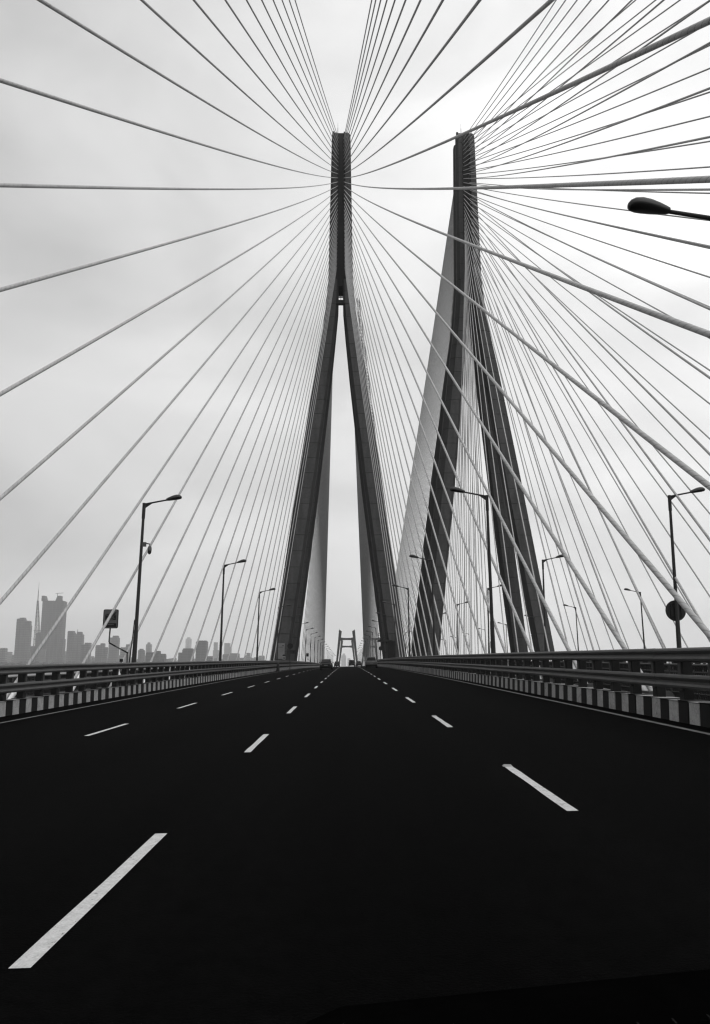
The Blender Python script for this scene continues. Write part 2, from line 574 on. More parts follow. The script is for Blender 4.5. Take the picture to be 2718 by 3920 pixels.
def build_pylon(loc, label):
    root = thing('bridge_pylon', loc, label, 'bridge pylon')
    for sy in (1, -1):
        for sx in (-1, 1):
            mb = MB()
            zs = sorted(set([-27, 1.4, 12, 24, 37.6, 48, 60.7, 65, 70.2, 74, 75.8, 78, 81.1, 81.3, 90, 100, Z_TOP - 0.3]))
            mb.loft([leg_section(q, sx, sy, 0.07) for q in zs])
            leg = mb.obj('leg', 'concrete_core', root)
            for i, (a, b) in enumerate(LIFTS):
                mb = MB()
                g = 0.045
                if i == len(LIFTS) - 1:
                    rings = [leg_section(a + g, sx, sy), leg_section(b - 0.5, sx, sy), leg_section(b - 0.2, sx, sy, 0.10), leg_section(b, sx, sy, 0.34)]
                else:
                    rings = [leg_section(a + g, sx, sy, 0.02), leg_section(a + g + 0.03, sx, sy)]
                    rings += [leg_section(q, sx, sy) for q in dense(a + g + 0.03, b - g - 0.03)[1:]]
                    rings += [leg_section(b - g, sx, sy, 0.02)]
                mb.loft(rings)
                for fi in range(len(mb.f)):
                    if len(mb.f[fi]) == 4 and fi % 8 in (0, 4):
                        mb.m[fi] = 1  # flat front and back faces painted paler than the chamfers, as if lit
                mb.obj('concrete_lift', ['concrete', 'concrete_lit_face'], leg)
    # the core that closes the shaft above the fork, set back in the grooves
    mb = MB()
    rings = []
    for q in (79.9, 85, 92, 100, 108, Z_TOP + 0.1):
        hx = lerp(q, [79.9, Z_TOP], [1.9, 1.4])
        hy = lerp(q, [79.9, Z_TOP], [2.6, 2.3])
        rings.append([(-hx, -hy, q), (hx, -hy, q), (hx, hy, q), (-hx, hy, q)])
    mb.loft(rings)
    mb.obj('shaft_core', 'concrete', root)
    # access platform closing the fork below a small opening
    mb = MB()
    mb.box((0, -3.5, 75.65), (1.7, 1.0, 0.8))
    mb.obj('fork_platform', 'concrete_core', root)
    mb = MB()
    mb.box((0.06, -3.6, 76.8), (0.09, 0.09, 1.6)); mb.box((0, -3.6, 76.75), (1.3, 0.08, 0.18)); mb.box((-0.42, -3.6, 76.8), (0.06, 0.06, 1.6))
    mb.obj('platform_railing', 'dark', root)
    # lightning rod and little lugs on the column heads
    mb = MB()
    mb.tube((-0.75, -1.6, Z_TOP - 0.1), (-0.75, -1.6, Z_TOP + 1.9), 0.07, 0.05, 6)
    mb.tube((-0.75, -1.6, Z_TOP + 1.9), (-0.75, -1.6, Z_TOP + 3.2), 0.025, 0.015, 6)
    mb.obj('lightning_rod', 'dark', root)
    for x, yy in ((-1.75, -2.4), (0.75, -2.3)):
        mb = MB(); mb.box((x, yy, Z_TOP + 0.05), (0.42, 0.4, 0.5)); mb.obj('lug', 'concrete', root)
    return root
near_pylon = build_pylon((CENTRE, TY, 0), 'tall dark concrete forked pylon in the centre, straddling our carriageway')
right_pylon = copy_tree(near_pylon)
right_pylon.location = (MIRROR - CENTRE, TY, 0)
right_pylon['label'] = 'tall dark concrete forked pylon on the right, over the opposite carriageway'
for p in (near_pylon, right_pylon):
    p['group'] = 'main pylons of the cable-stayed bridge'

# lattice ladder on the outer side of the centre pylon's right leg
mb = MB()
def lat(z, o):
    x = lerp(z, OUT_Z, OUT_X) + lerp(z, [46, 77.5], [-0.1, 0.75])
    y = lerp(z, [0, 74, 81.2], [-13.2, -4.0, -3.3]) + 1.9
    return Vector((x + o[0], y + o[1], z))
zs = [45.4 + 0.82 * k for k in range(40)]
legs = [(-0.24, -0.24), (0.24, -0.24), (0.24, 0.24), (-0.24, 0.24)]
for o in legs:
    mb.tube(lat(zs[0], o), lat(zs[-1], o), 0.05, n=5)
for k in range(len(zs) - 1):
    for i in range(4):
        mb.tube(lat(zs[k], legs[i]), lat(zs[k], legs[(i + 1) % 4]), 0.035, n=4)
        a, b = (i, (i + 1) % 4) if k % 2 else ((i + 1) % 4, i)
        mb.tube(lat(zs[k], legs[a]), lat(zs[k + 1], legs[b]), 0.03, n=4)
mb.obj('inspection_ladder', 'dark', near_pylon)
# platform, railing and cabin on the inner side of the right leg near the deck
mb = MB(); mb.box((9.0 - 0.55, -11.0, 5.4), (2.6, 3.6, 0.28)); mb.obj('service_platform', 'dark', near_pylon)
mb = MB()
for x in (7.25, 7.75, 8.25):
    for y in (-12.7, -9.3):
        mb.box((x, y, 6.1), (0.06, 0.06, 1.3))
for hz in (6.0, 6.4, 6.72):
    mb.box((7.9, -12.7, hz), (1.4, 0.05, 0.06)); mb.box((7.25, -11.0, hz), (0.05, 3.4, 0.06))
mb.obj('platform_railing', 'dark', near_pylon)
mb = MB(); mb.box((9.55, -11.75, 3.0), (1.5, 3.4, 4.6)); mb.obj('leg_cabin', 'black', near_pylon)
# placards on the legs
mb = MB(); mb.box((-10.55, -13.2, 3.55), (1.5, 0.06, 2.8)); pl = mb.obj('placard', 'placard', near_pylon)
mb = MB(); mb.box((-11.05, -13.25, 4.55), (0.18, 0.04, 0.22)); mb.box((-10.1, -13.25, 4.5), (0.32, 0.04, 0.12)); mb.box((-10.55, -13.25, 4.25), (0.8, 0.04, 0.07))
mb.obj('placard_print', 'dark', pl)
mb = MB(); mb.box((9.75, -13.4, 1.65), (0.62, 0.05, 1.4)); mb.obj('placard', 'light', right_pylon)

# ------------------------------------------------------------------ stay cables
R_LEFT, R_RIGHT, R_FAR = 0.062, 0.071, 0.072
N_STAY = 33
pipe_mb = MB()
pipe_mb.tube((0, 0, 0), (0, 0, 1.35), 0.13, n=12); pipe_mb.tube((0, 0, 1.35), (0, 0, 1.6), 0.13, 0.065, n=12)
pipe_me = pipe_mb.mesh('guide_pipe'); pipe_me.materials.append(M['pipe'])
anc = MB(); anc.loft([[(-0.45, -0.7, 0), (0.45, -0.7, 0), (0.45, 0.7, 0), (-0.45, 0.7, 0)], [(-0.3, -0.45, 0.4), (0.3, -0.45, 0.4), (0.3, 0.45, 0.4), (-0.3, 0.45, 0.4)]])
anc_me = anc.mesh('anchor_block'); anc_me.materials.append(M['deck'])
def cable_mesh(vec, nseg, sag, radius):
    """a sagging ribbed sheath from the origin to vec, with UVs (turn, metres)."""
    n = 10
    L = vec.length
    pts = [vec * (k / nseg) - Vector((0, 0, sag * 4 * (k / nseg) * (1 - k / nseg))) for k in range(nseg + 1)]
    vs, fs, uvs = [], [], []
    acc = 0
    side = vec.cross(Vector((0, 0, 1))).normalized()
    for k, p in enumerate(pts):
        d = (pts[min(k + 1, nseg)] - pts[max(k - 1, 0)]).normalized()
        w = side.cross(d)
        for j in range(n):
            a = 2 * math.pi * j / n
            vs.append(p + (side * math.cos(a) + w * math.sin(a)) * radius)
    for k in range(nseg):
        for j in range(n):
            j2 = (j + 1) % n
            fs.append((k * n + j, k * n + j2, (k + 1) * n + j2, (k + 1) * n + j))
            uvs += [(j / n, k * L / nseg), ((j + 1) / n, k * L / nseg), ((j + 1) / n, (k + 1) * L / nseg), (j / n, (k + 1) * L / nseg)]
    me = bpy.data.meshes.new('stay_cable')
    me.from_pydata([tuple(v) for v in vs], [], fs)
    me.polygons.foreach_set('use_smooth', [True] * len(fs))
    ul = me.uv_layers.new(name='UVMap')
    ul.data.foreach_set('uv', [c for q in uvs for c in q])
    me.update()
    me.materials.append(M['cable'])
    return me
for side, pname in ((NEAR, 'centre pylon'), (OPP, 'right pylon')):
    xc = CENTRE if side == NEAR else MIRROR - CENTRE
    for dirn, fan in ((-1, 'near-side'), (1, 'far-side')):
        for sgn, lr in ((-1, 'left'), (1, 'right')):
            for i in range(N_STAY):
                y = 160.0 + dirn * (36.3 + 6.0 * i) + (-0.55 if (side, dirn, sgn) == (NEAR, -1, -1) else 0)
                xin = CENTRE + (sgn if side == NEAR else -sgn) * 9.7
                base = Vector(W(side, xin, y, 0.25))
                zt = 84.1 + 0.95 * i
                top = Vector((xc + sgn * lerp(zt, [81.2, Z_TOP], [0.86, 0.56]), TY + dirn * 2.75, zt))
                vec = top - base
                sag = 2.6e-5 * vec.length ** 2
                o = link('stay_cable', cable_mesh(vec, 24, sag, R_FAR if dirn > 0 else (R_RIGHT if sgn > 0 else R_LEFT)), None, None, base)
                o['label'] = 'white stay cable, %s lowest in the %s %s fan of the %s' % (ordinal(i + 1), lr, fan, pname)
                o['category'] = 'stay cable'
                o['group'] = 'stay cables of the bridge'
                if dirn < 0 and y > 2:
                    p = link('guide_pipe', pipe_me, None, o, (0, 0, -0.2))
                    d0 = (vec / 24 - Vector((0, 0, sag * 4 / 24 * (23 / 24)))).normalized()
                    p.rotation_euler = d0.to_track_quat('Z', 'Y').to_euler()
                    link('anchor_block', anc_me, None, o, (0, 0, -0.32))

# ------------------------------------------------------------------ street lamps
def lamp_meshes():
    H, ARM = 9.3, 1.16
    mb = MB()
    mb.tube((0, 0, 0), (0, 0, 0.25), 0.14, 0.13, 10)
    mb.tube((0, 0, 0.25), (0, 0, 2.9), 0.125, 0.105, 10)
    mb.tube((0, 0, 2.9), (0, 0, H - 0.8), 0.092, 0.068, 10)
    mb.tube((0, 0, H - 0.8), (0, 0, H), 0.085, 0.085, 10)
    pole = mb.mesh('lamp_pole')
    mb = MB()
    s = math.tan(math.radians(12))
    mb.tube((0, 0, H - 0.06), (ARM, 0, H - 0.06 + ARM * s), 0.045, 0.04, 8)
    mb.loft([[(0.07, -0.012, H - 0.06), (0.42, -0.012, H + 0.0), (0.07, -0.012, H - 0.26)], [(0.07, 0.012, H - 0.06), (0.42, 0.012, H + 0.0), (0.07, 0.012, H - 0.26)]])
    arm = mb.mesh('lamp_arm')
    # cobra head: upper casting and lower glass, lofted along the arm
    def sect(u, w, up, dn, mid):
        base = Vector((ARM - 0.05 + u * math.cos(math.radians(12)), 0, H - 0.04 + (ARM - 0.05) * s + u * math.sin(math.radians(12)) * 0.85))
        top = [base + Vector((0, w * math.cos(math.pi * k / 8), mid + up * math.sin(math.pi * k / 8) ** 0.8)) for k in range(9)]
        bot = [base + Vector((0, w * math.cos(math.pi * k / 8), mid - dn * math.sin(math.pi * k / 8) ** 0.7)) for k in range(9)]
        return top, bot
    st = [(0.0, .06, .06, .05, 0), (0.07, .08, .09, .07, 0), (0.2, .12, .125, .085, 0.005), (0.36, .155, .155, .095, 0.012), (0.52, .17, .165, .10, 0.015), (0.65, .16, .145, .095, 0.01), (0.735, .125, .105, .075, 0.0), (0.785, .07, .055, .045, -0.01), (0.798, .015, .012, .01, -0.012)]
    up, dn = MB(), MB()
    tops = [sect(*q)[0] for q in st]; bots = [sect(*q)[1] for q in st]
    up.loft(tops, closed=False, cap=False, smooth=True)
    up.add(tops[0], [tuple(range(9))])
    dn.loft(bots, closed=False, cap=False, smooth=True)
    dn.add(bots[0], [tuple(range(9))])
    mb = MB()
    mb.box((0, 0, 0.015), (0.42, 0.42, 0.03))
    for a in (-1, 1):
        for b in (-1, 1):
            mb.tube((a * 0.16, b * 0.16, 0.03), (a * 0.16, b * 0.16, 0.09), 0.02, n=6)
    return pole, arm, up.mesh('lamp_head'), dn.mesh('lamp_glass'), mb.mesh('lamp_base_plate')
LM = lamp_meshes()
for me, k in zip(LM, ('lamp', 'lamp', 'lamp_head', 'lamp_glass', 'lamp')):
    me.materials.append(M[k])
def street_lamp(side, x, y, arm_dir, label, group):
    o = thing('street_lamp', W(side, x, y, 0.1), label, 'street lamp', group, 0 if arm_dir > 0 else math.pi)
    o.rotation_euler[1] = 0.012 + random.uniform(-0.004, 0.004)
    o.rotation_euler[2] += random.uniform(-0.05, 0.05)
    link('pole', LM[0], None, o); link('arm', LM[1], None, o)
    h = link('lamp_head', LM[2], None, o); link('glass', LM[3], None, h)
    link('base_plate', LM[4], None, o)
    return o
lamps = {}
rows = (('left', NEAR, -10.5, 1, 'our left guardrail', 22, 1), ('right', NEAR, 7.2, -1, 'our right guardrail', 22, 0),
        ('opp_in', OPP, 7.7, 1, 'the inner edge of the opposite carriageway', 14, 1), ('opp_out', OPP, -10.5, -1, 'the outer edge of the opposite carriageway', 14, 2))
for key, side, x, ad, where, n, k0 in rows:
    for k in range(k0, n):
        y = 13.0 + 27.2 * k
        if key == 'right' and k == 0:
            x, y = 7.36, 13.85
        elif key == 'right':
            x = 7.2
        st = ordinal(k - k0 + 1)
        lamps[key, k] = street_lamp(side, x, y, ad, '%s nearest grey street lamp in the row along %s' % (st, where), 'street lamps of the bridge')

# fittings on lamp posts
l0 = lamps['left', 1]
mb = MB()
mb.box((0.12, 0, 7.18), (0.22, 0.1, 0.22)); mb.tube((0.1, 0, 7.26), (0.42, 0, 7.2), 0.03, n=6); mb.tube((0.42, 0, 7.2), (0.42, 0, 7.08), 0.03, n=6)
mb.loft([[Vector((0.42 + r * math.cos(t * math.pi / 5), r * math.sin(t * math.pi / 5), z)) for t in range(10)] for r, z in ((0.03, 7.12), (0.08, 7.08), (0.105, 6.98), (0.105, 6.86))], smooth=True)
cctv = mb.obj('surveillance_camera', 'mid', l0)
mb = MB()
mb.loft([[Vector((0.42 + r * math.cos(t * math.pi / 5), r * math.sin(t * math.pi / 5), z)) for t in range(10)] for r, z in ((0.098, 6.855), (0.095, 6.78), (0.065, 6.71), (0.02, 6.68))], smooth=True)
mb.obj('camera_dome', 'dark', cctv)
mb = MB()
pts = [(-0.11, 0, 3.4), (-0.14, 0, 2.6), (-0.19, 0.02, 1.9), (-0.23, 0.02, 1.2), (-0.24, 0, 0.0)]
for off in (0, -0.035):
    for a, b in zip(pts[:-1], pts[1:]):
        mb.tube((a[0] + off * (3.2 - a[2]) / 3, a[1], a[2]), (b[0] + off * (3.2 - b[2]) / 3, b[1], b[2]), 0.022, n=5)
mb.obj('conduit', 'dark', l0)
mb = MB(); mb.box((-0.62, 0, 1.42), (0.14, 0.12, 0.14)); mb.box((-0.62, 0, 0.7), (0.04, 0.04, 1.4)); mb.obj('junction_box', 'black', l0)
mb = MB(); mb.box((0, -0.17, 1.75), (0.2, 0.14, 0.34)); mb.obj('junction_box', 'black', lamps['right', 1])
# round sign, seen from behind, on the lamp post of the opposite carriageway
mb = MB()
mb.tube((0.0, 0.115, 3.42), (0.0, 0.14, 3.42), 0.52, n=40, smooth=False)
rs = mb.obj('round_sign', 'dark', lamps['opp_in', 1])
mb = MB()
for x in (-0.27, 0.27):
    mb.box((x, 0.09, 3.42), (0.05, 0.04, 0.66))
for zz in (3.11, 3.73):
    mb.box((0, 0.085, zz), (0.58, 0.05, 0.05))
mb.obj('sign_bracket', 'black', rs)

# ------------------------------------------------------------------ camera warning sign with a bent striped post
def px_at(px, py, dist):
    """world point seen at a photograph pixel at a given road distance: used once to survey positions."""
    cp, sp_ = math.cos(PITCH), math.sin(PITCH)
    u, v = (px - IMG_W / 2) / F_PX, (IMG_H / 2 - py) / F_PX
    d = Vector((math.sin(YAW) * cp + u * math.cos(YAW) - v * math.sin(YAW) * sp_,
                math.cos(YAW) * cp - u * math.sin(YAW) - v * math.cos(YAW) * sp_, sp_ + v * cp))
    return Vector((0, 0, EYE)) + d * (dist / d.y)
def camera_sign(y, label, px_c, py_c, w_px, h_px, drop_px, tail, cat='road sign', simple=False):
    c = px_at(px_c, py_c, y)
    k = y / F_PX * 1.02
    w, h = w_px * k, h_px * k
    root = thing('camera_sign', c, label, cat)
    r = 0.11 * w
    pts = []
    for qx, qz, a0 in ((w / 2 - r, h / 2 - r, 0), (-w / 2 + r, h / 2 - r, 90), (-w / 2 + r, -h / 2 + r, 180), (w / 2 - r, -h / 2 + r, 270)):
        for t in range(5):
            a = math.radians(a0 + 22.5 * t)
            pts.append((qx + r * math.cos(a), qz + r * math.sin(a)))
    mb = MB(); mb.loft([[(x, -0.02, zz) for x, zz in pts], [(x, 0.02, zz) for x, zz in pts]])
    pan = mb.obj('panel', 'dark' if not simple else 'black', root)
    if not simple:
        ins = [(x * 0.9, zz * 0.92) for x, zz in pts]
        mb = MB(); mb.loft([[(x, -0.024, zz) for x, zz in ins], [(x, -0.021, zz) for x, zz in ins]]); mb.obj('sign_face', 'sign_grey', pan)
        mb = MB()      # camera pictogram: body, lens ring, viewfinder, flash wedge
        mb.box((0.0, -0.028, 0.08 * h), (0.72 * w, 0.006, 0.28 * h)); mb.box((-0.2 * w, -0.028, 0.235 * h), (0.16 * w, 0.006, 0.06 * h))
        mb.loft([[(0.14 * w, -0.031, 0.2 * h), (0.36 * w, -0.031, 0.4 * h), (0.36 * w, -0.031, 0.34 * h), (0.24 * w, -0.031, 0.2 * h)], [(0.14 * w, -0.026, 0.2 * h), (0.36 * w, -0.026, 0.4 * h), (0.36 * w, -0.026, 0.34 * h), (0.24 * w, -0.026, 0.2 * h)]])
        mb.obj('pictogram', 'black', pan)
        mb = MB()
        for ro, ri in ((0.155, 0.125), (0.07, 0.03)):
            n = 24
            o_ = [(0.06 * w + ro * w * math.cos(2 * math.pi * q / n), -0.033, 0.075 * h + ro * w * math.sin(2 * math.pi * q / n)) for q in range(n)]
            i_ = [(0.06 * w + ri * w * math.cos(2 * math.pi * q / n), -0.033, 0.075 * h + ri * w * math.sin(2 * math.pi * q / n)) for q in range(n)]
            mb.add(o_ + i_, [(q, (q + 1) % n, n + (q + 1) % n, n + q) for q in range(n)])
        mb.box((0.28 * w, -0.033, 0.17 * h), (0.05 * w, 0.003, 0.03 * h)); mb.box((0.28 * w, -0.033, 0.02 * h), (0.05 * w, 0.003, 0.03 * h)); mb.box((-0.25 * w, -0.033, 0.19 * h), (0.12 * w, 0.003, 0.025 * h))
        mb.obj('lens_ring', 'sign_grey', pan)
        mb = MB(); mb.box((0, -0.028, -0.33 * h), (0.8 * w, 0.006, 0.2 * h)); tx = mb.obj('text_band', 'black', pan)
        mb = MB()
        for q in range(7):
            mb.box((-0.2 * w + q * 0.067 * w, -0.033, -0.3 * h), (0.045 * w, 0.003, 0.05 * h))
        mb.obj('lettering', 'sign_grey', tx)
    # striped post: upright piece, then the snapped piece
    a = Vector((-0.02 * w, 0.05, -h / 2 + 0.06)); b = Vector((-0.05 * w, 0.05, -h / 2 - drop_px * k))
    e = b + Vector((tail[0] * k, 0.0, -tail[1] * k))
    segs = [(a, b, 3), (b + (b - a).normalized() * 0.03, e, 3)]
    rr = 0.036
    for si, (p, q, n) in enumerate(segs):
        cuts = ((0, .45), (.45, 1)) if si == 0 else ((0, .36), (.36, .68), (.68, 1))
        for i, (t0, t1) in enumerate(cuts):
            mb = MB(); mb.tube(p.lerp(q, t0), p.lerp(q, t1), rr, n=10)
            mb.obj('post_piece', ('black' if (i % 2 == 0) else 'mid'), root)
    return root, c, e
M['sign_grey'] = new_mat('sign_face_grey', 0.10, 0.7, 0.3)
cs, c0, e0 = camera_sign(41.0, 'square camera warning sign on a snapped striped post by the left rail', 424, 2369, 56, 70, 50, (72, 40))
# the stub that still carries the snapped end, fixed to the deck edge
mb = MB(); mb.tube(e0 + Vector((-0.03, 0, 0.02)), Vector((e0.x + 0.02, 0.0, W(NEAR, -11, 41)[2] - c0.z)), 0.03, n=8)
mb.obj('post_stub', 'dark', cs)
cs2, c2, e2 = camera_sign(205.0, 'small dark square sign on a snapped post past the left leg', 1177, 2507, 10, 12, 8, (14, 9), simple=True)
mb = MB(); mb.tube(e2, Vector((e2.x, 0, W(NEAR, -11, 205)[2] - c2.z)), 0.03, n=6); mb.obj('post_stub', 'dark', cs2)

def round_sign_post(px, py, y, r, label, extra=False):
    c = px_at(px, py, y)
    zb = W(NEAR, c.x, y, 0.0)[2]
    root = thing('round_sign', (c.x, y, zb), label, 'road sign')
    mb = MB(); mb.tube((0, -0.05, c.z - zb), (0, -0.02, c.z - zb), r, n=32, smooth=False); d = mb.obj('disc', 'black', root)
    mb = MB(); mb.tube((0, 0.03, 0), (0, 0.03, c.z - zb + 0.6), 0.055, n=8); mb.obj('post', 'dark', root)
    if extra:
        mb = MB(); mb.box((0.5, -0.03, c.z - zb - 0.95), (0.85, 0.08, 0.5)); bx = mb.obj('signal_box', 'black', root)
        for x in (0.27, 0.76):
            mb = MB(); mb.tube((x, -0.12, c.z - zb - 1.0), (x, -0.07, c.z - zb - 1.0), 0.19, n=16, smooth=False); mb.obj('lens', 'dark', bx)
        mb = MB(); mb.box((0.25, 0.0, c.z - zb - 0.8), (0.5, 0.06, 0.06)); mb.obj('bracket', 'dark', root)
    return root
round_sign_post(1111, 2473, 132, 0.46, 'black round sign with twin-lens box before the left pylon leg', True)
round_sign_post(1458, 2482, 172, 0.46, 'black round sign on a post past the right pylon leg')

# small white keeper sign below the placard and delineator bollard by the kerb
c = px_at(1087, 2516, 128)
zb = W(NEAR, c.x, 128)[2]
t = thing('marker_sign', (c.x, 128, zb), 'small pale marker plate with dark arched top before the left pylon leg', 'marker sign')
mb = MB(); mb.box((0, 0, c.z - zb - 0.1), (0.46, 0.04, 0.5)); p = mb.obj('plate', 'light', t)
mb = MB(); mb.loft([[(0.26 * math.cos(a * math.pi / 10), y_, c.z - zb + 0.17 + 0.26 * math.sin(a * math.pi / 10)) for a in range(11)] for y_ in (-0.02, 0.02)]); mb.obj('arched_top', 'black', t)
mb = MB()
for x in (-0.11, 0.11):
    mb.box((x, -0.025, c.z - zb - 0.12), (0.12, 0.012, 0.26))
mb.obj('numeral', 'dark', p)
mb = MB(); mb.box((0, 0.03, (c.z - zb) / 2), (0.06, 0.04, c.z - zb)); mb.obj('post', 'dark', t)

bx, by = -9.25, 109.0
t = thing('traffic_bollard', W(NEAR, bx, by, 0.0), 'dark tapered traffic bollard with pale round top by the left kerb', 'bollard')
mb = MB()
mb.loft([[Vector((r * math.cos(a * math.pi / 8), r * math.sin(a * math.pi / 8), zz)) for a in range(16)] for r, zz in ((0.24, 0.07), (0.21, 0.3), (0.17, 0.62), (0.15, 0.92), (0.06, 1.02))], smooth=True)
mb.obj('cone_body', 'black', t)
mb = MB(); mb.box((0, 0, 0.035), (0.6, 0.6, 0.07)); mb.obj('base', 'black', t)
mb = MB(); mb.loft([[Vector((r * math.cos(a * math.pi / 6), r * math.sin(a * math.pi / 6), zz)) for a in range(12)] for r, zz in ((0.03, 1.0), (0.08, 1.06), (0.1, 1.13), (0.08, 1.2), (0.02, 1.24))], smooth=True); mb.obj('cap', 'mid', t)

# ------------------------------------------------------------------ vehicles
def vehicle(x, y, kind, body, label):
    """rear seen; local y runs forward from the rear bumper."""
    W_, H_, L_ = {'sedan': (1.74, 1.46, 4.4), 'hatch': (1.68, 1.52, 3.7), 'van': (1.75, 1.86, 4.1), 'mpv': (1.78, 1.66, 4.2)}[kind]
    M['car_' + body] if ('car_' + body) in M else None
    root = thing('car', W(NEAR, x, y, 0.0), label, 'car' if kind != 'van' else 'van')
    root.rotation_euler = (math.atan(dzr(y)), -math.atan(SLOPE), 0)
    hw = W_ / 2
    belt = 0.92 if kind in ('sedan', 'hatch') else 1.02
    def ring(yy, hw_, zb, zt, r=0.12):
        pts = []
        for qx, qz, a0 in ((hw_ - r, zt - r, 0), (-hw_ + r, zt - r, 90), (-hw_ + r, zb + r, 180), (hw_ - r, zb + r, 270)):
            for t in range(4):
                a = math.radians(a0 + 30 * t)
                pts.append((qx + r * math.cos(a), yy, qz + r * math.sin(a)))
        return pts
    mb = MB()
    st = [(0.0, hw * 0.80, 0.36, belt - 0.14), (0.06, hw * 0.90, 0.30, belt - 0.06), (0.22, hw * 0.98, 0.24, belt), (0.9, hw, 0.22, belt + 0.03), (L_ * 0.6, hw, 0.22, belt), (L_ * 0.8, hw * 0.98, 0.22, belt - 0.1), (L_ - 0.2, hw * 0.92, 0.26, belt - 0.26), (L_, hw * 0.75, 0.36, belt - 0.36)]
    mb.loft([ring(*q) for q in st], smooth=True)
    b = mb.obj('body', 'car_' + body, root)
    ys = {'sedan': (0.75, 1.35, 2.5, 3.2), 'hatch': (0.16, 0.55, 2.1, 2.75), 'van': (0.06, 0.22, 2.7, 3.3), 'mpv': (0.12, 0.42, 2.6, 3.3)}[kind]
    mb = MB()
    mb.loft([ring(ys[0], hw * 0.86, belt - 0.1, belt + 0.06, 0.05), ring(ys[1], hw * 0.74 if kind != 'van' else hw * 0.84, belt - 0.1, H_ - 0.03, 0.12), ring((ys[1] + ys[2]) / 2, hw * 0.76, belt - 0.1, H_, 0.12), ring(ys[2], hw * 0.74, belt - 0.1, H_ - 0.04, 0.12), ring(ys[3], hw * 0.86, belt - 0.1, belt + 0.02, 0.05)], smooth=True)
    mb.obj('cabin', 'car_' + body, root)
    # rear window laid on the sloping back of the cabin
    def rw(t, s):
        z0, z1 = belt + 0.06, H_ - 0.03
        y0, y1 = ys[0], ys[1]
        w = (hw * 0.86) * (1 - t) + (hw * 0.74 if kind != 'van' else hw * 0.84) * t
        return Vector((s * (w - 0.12), y0 + (y1 - y0) * t - 0.035, z0 + (z1 - z0) * t))
    t0, t1 = (0.16, 0.84)
    n = Vector((0, -0.012, 0.004))
    q = [rw(t0, -1), rw(t0, 1), rw(t1, 1), rw(t1, -1)]
    mb = MB(); mb.loft([[v + n for v in q], [v - n * 3 for v in q]]); mb.obj('rear_window', 'glass', root)
    for s in (-1, 1):
        mb = MB(); mb.box((s * (hw * 0.78), 0.055, belt - 0.16), (hw * 0.3, 0.16, 0.17)); bevel_obj = mb.obj('tail_lamp', 'carlamp', root)
        mb = MB(); mb.box((s * (hw + 0.07), ys[3] - 0.55, belt + 0.08), (0.16, 0.1, 0.12)); mb.obj('wing_mirror', 'car_' + body, root)
    mb = MB(); mb.box((0, -0.005, 0.66 if kind != 'sedan' else 0.62), (0.5, 0.03, 0.12)); mb.obj('number_plate', 'plate', root)
    mb = MB(); mb.loft([ring(-0.08, hw * 0.84, 0.28, 0.5, 0.06), ring(0.02, hw * 0.96, 0.24, 0.54, 0.08), ring(0.3, hw * 1.005, 0.24, 0.52, 0.08)], smooth=True); mb.obj('bumper', 'tyre', root)
    for yy in (0.72, L_ - 0.8):
        for s in (-1, 1):
            xx = s * (hw - 0.1)
            mb = MB(); mb.tube((xx - 0.1, yy, 0.31), (xx + 0.1, yy, 0.31), 0.31, n=20); wh = mb.obj('wheel', 'tyre', root)
            mb = MB(); mb.tube((xx + s * 0.1, yy, 0.31), (xx + s * 0.107, yy, 0.31), 0.19, n=14); mb.obj('rim', 'mid', wh)
    return root
for nm, c in (('black', 0.003), ('grey', 0.012), ('silver', 0.07)):
    M['car_' + nm] = new_mat('car_paint_' + nm, c, 0.35, 0.22)
vehicle(-2.95, 112, 'sedan', 'black', 'dark sedan seen from behind in the lane left of centre, nearest on that side')
vehicle(-3.0, 232, 'hatch', 'black', 'small dark hatchback further up the lane left of centre, ahead of the sedan')
vehicle(1.2, 238, 'van', 'black', 'tall dark boxy van at the crest between the other far cars')
vehicle(3.3, 240, 'hatch', 'grey', 'small grey hatchback at the crest right beside the dark van')
vehicle(3.55, 121, 'mpv', 'silver', 'silver-grey car with light roof seen from behind near the right guardrail')

# ------------------------------------------------------------------ far H-shaped pylons
def h_pylon(xc, y, label):
    root = thing('h_shaped_pylon', (xc, y, 0), label, 'bridge pylon', 'far H-shaped pylons')
    zt = 29.0 + zr(y) - zr(720)
    zb = zr(y) - 24
    for s in (-1, 1):
        mb = MB()
        def sec(z, top=False):
            t = (z + 6) / (zt + 6)
            xo = 10.4 + (7.0 - 10.4) * t
            w = 1.45 + 0.95 * max(0.0, t)
            dz = 1.6 if top else 0
            return [(s * xo, -1.6, z + dz), (s * xo, 1.6, z + dz), (s * (xo - w), 1.6, z), (s * (xo - w), -1.6, z)]
        mb.loft([sec(zb), sec(-6), sec(10), sec(zt, True)])
        mb.obj('leg', 'far_concrete', root)
    rings = []
    zc = zt - 6.6
    t = (zc + 6) / (zt + 6)
    xi = 10.4 - 3.4 * t - 2.1
    for x, hh in ((-xi, 2.6), (-xi * 0.6, 1.7), (0, 1.5), (xi * 0.6, 1.7), (xi, 2.6)):
        rings.append([(x, -1.3, zc - hh / 2 - 0.2), (x, 1.3, zc - hh / 2 - 0.2), (x, 1.3, zc + hh / 2), (x, -1.3, zc + hh / 2)])
    mb = MB(); mb.loft(rings); mb.obj('cross_beam', 'far_concrete', root)
    if label.startswith('nearer'):
        mb = MB(); mb.tube((-6.9, 0, zt + 1.4), (-6.9, 0, zt + 3.2), 0.06, n=5); mb.obj('lightning_rod', 'dark', root)
    return root
h_pylon(CENTRE + 1.0, 720, 'nearer far H-shaped pylon with slanted leg tops, straight down the road')
h_pylon(CENTRE + 1.0, 940, 'second far H-shaped pylon standing just behind the first down the road')
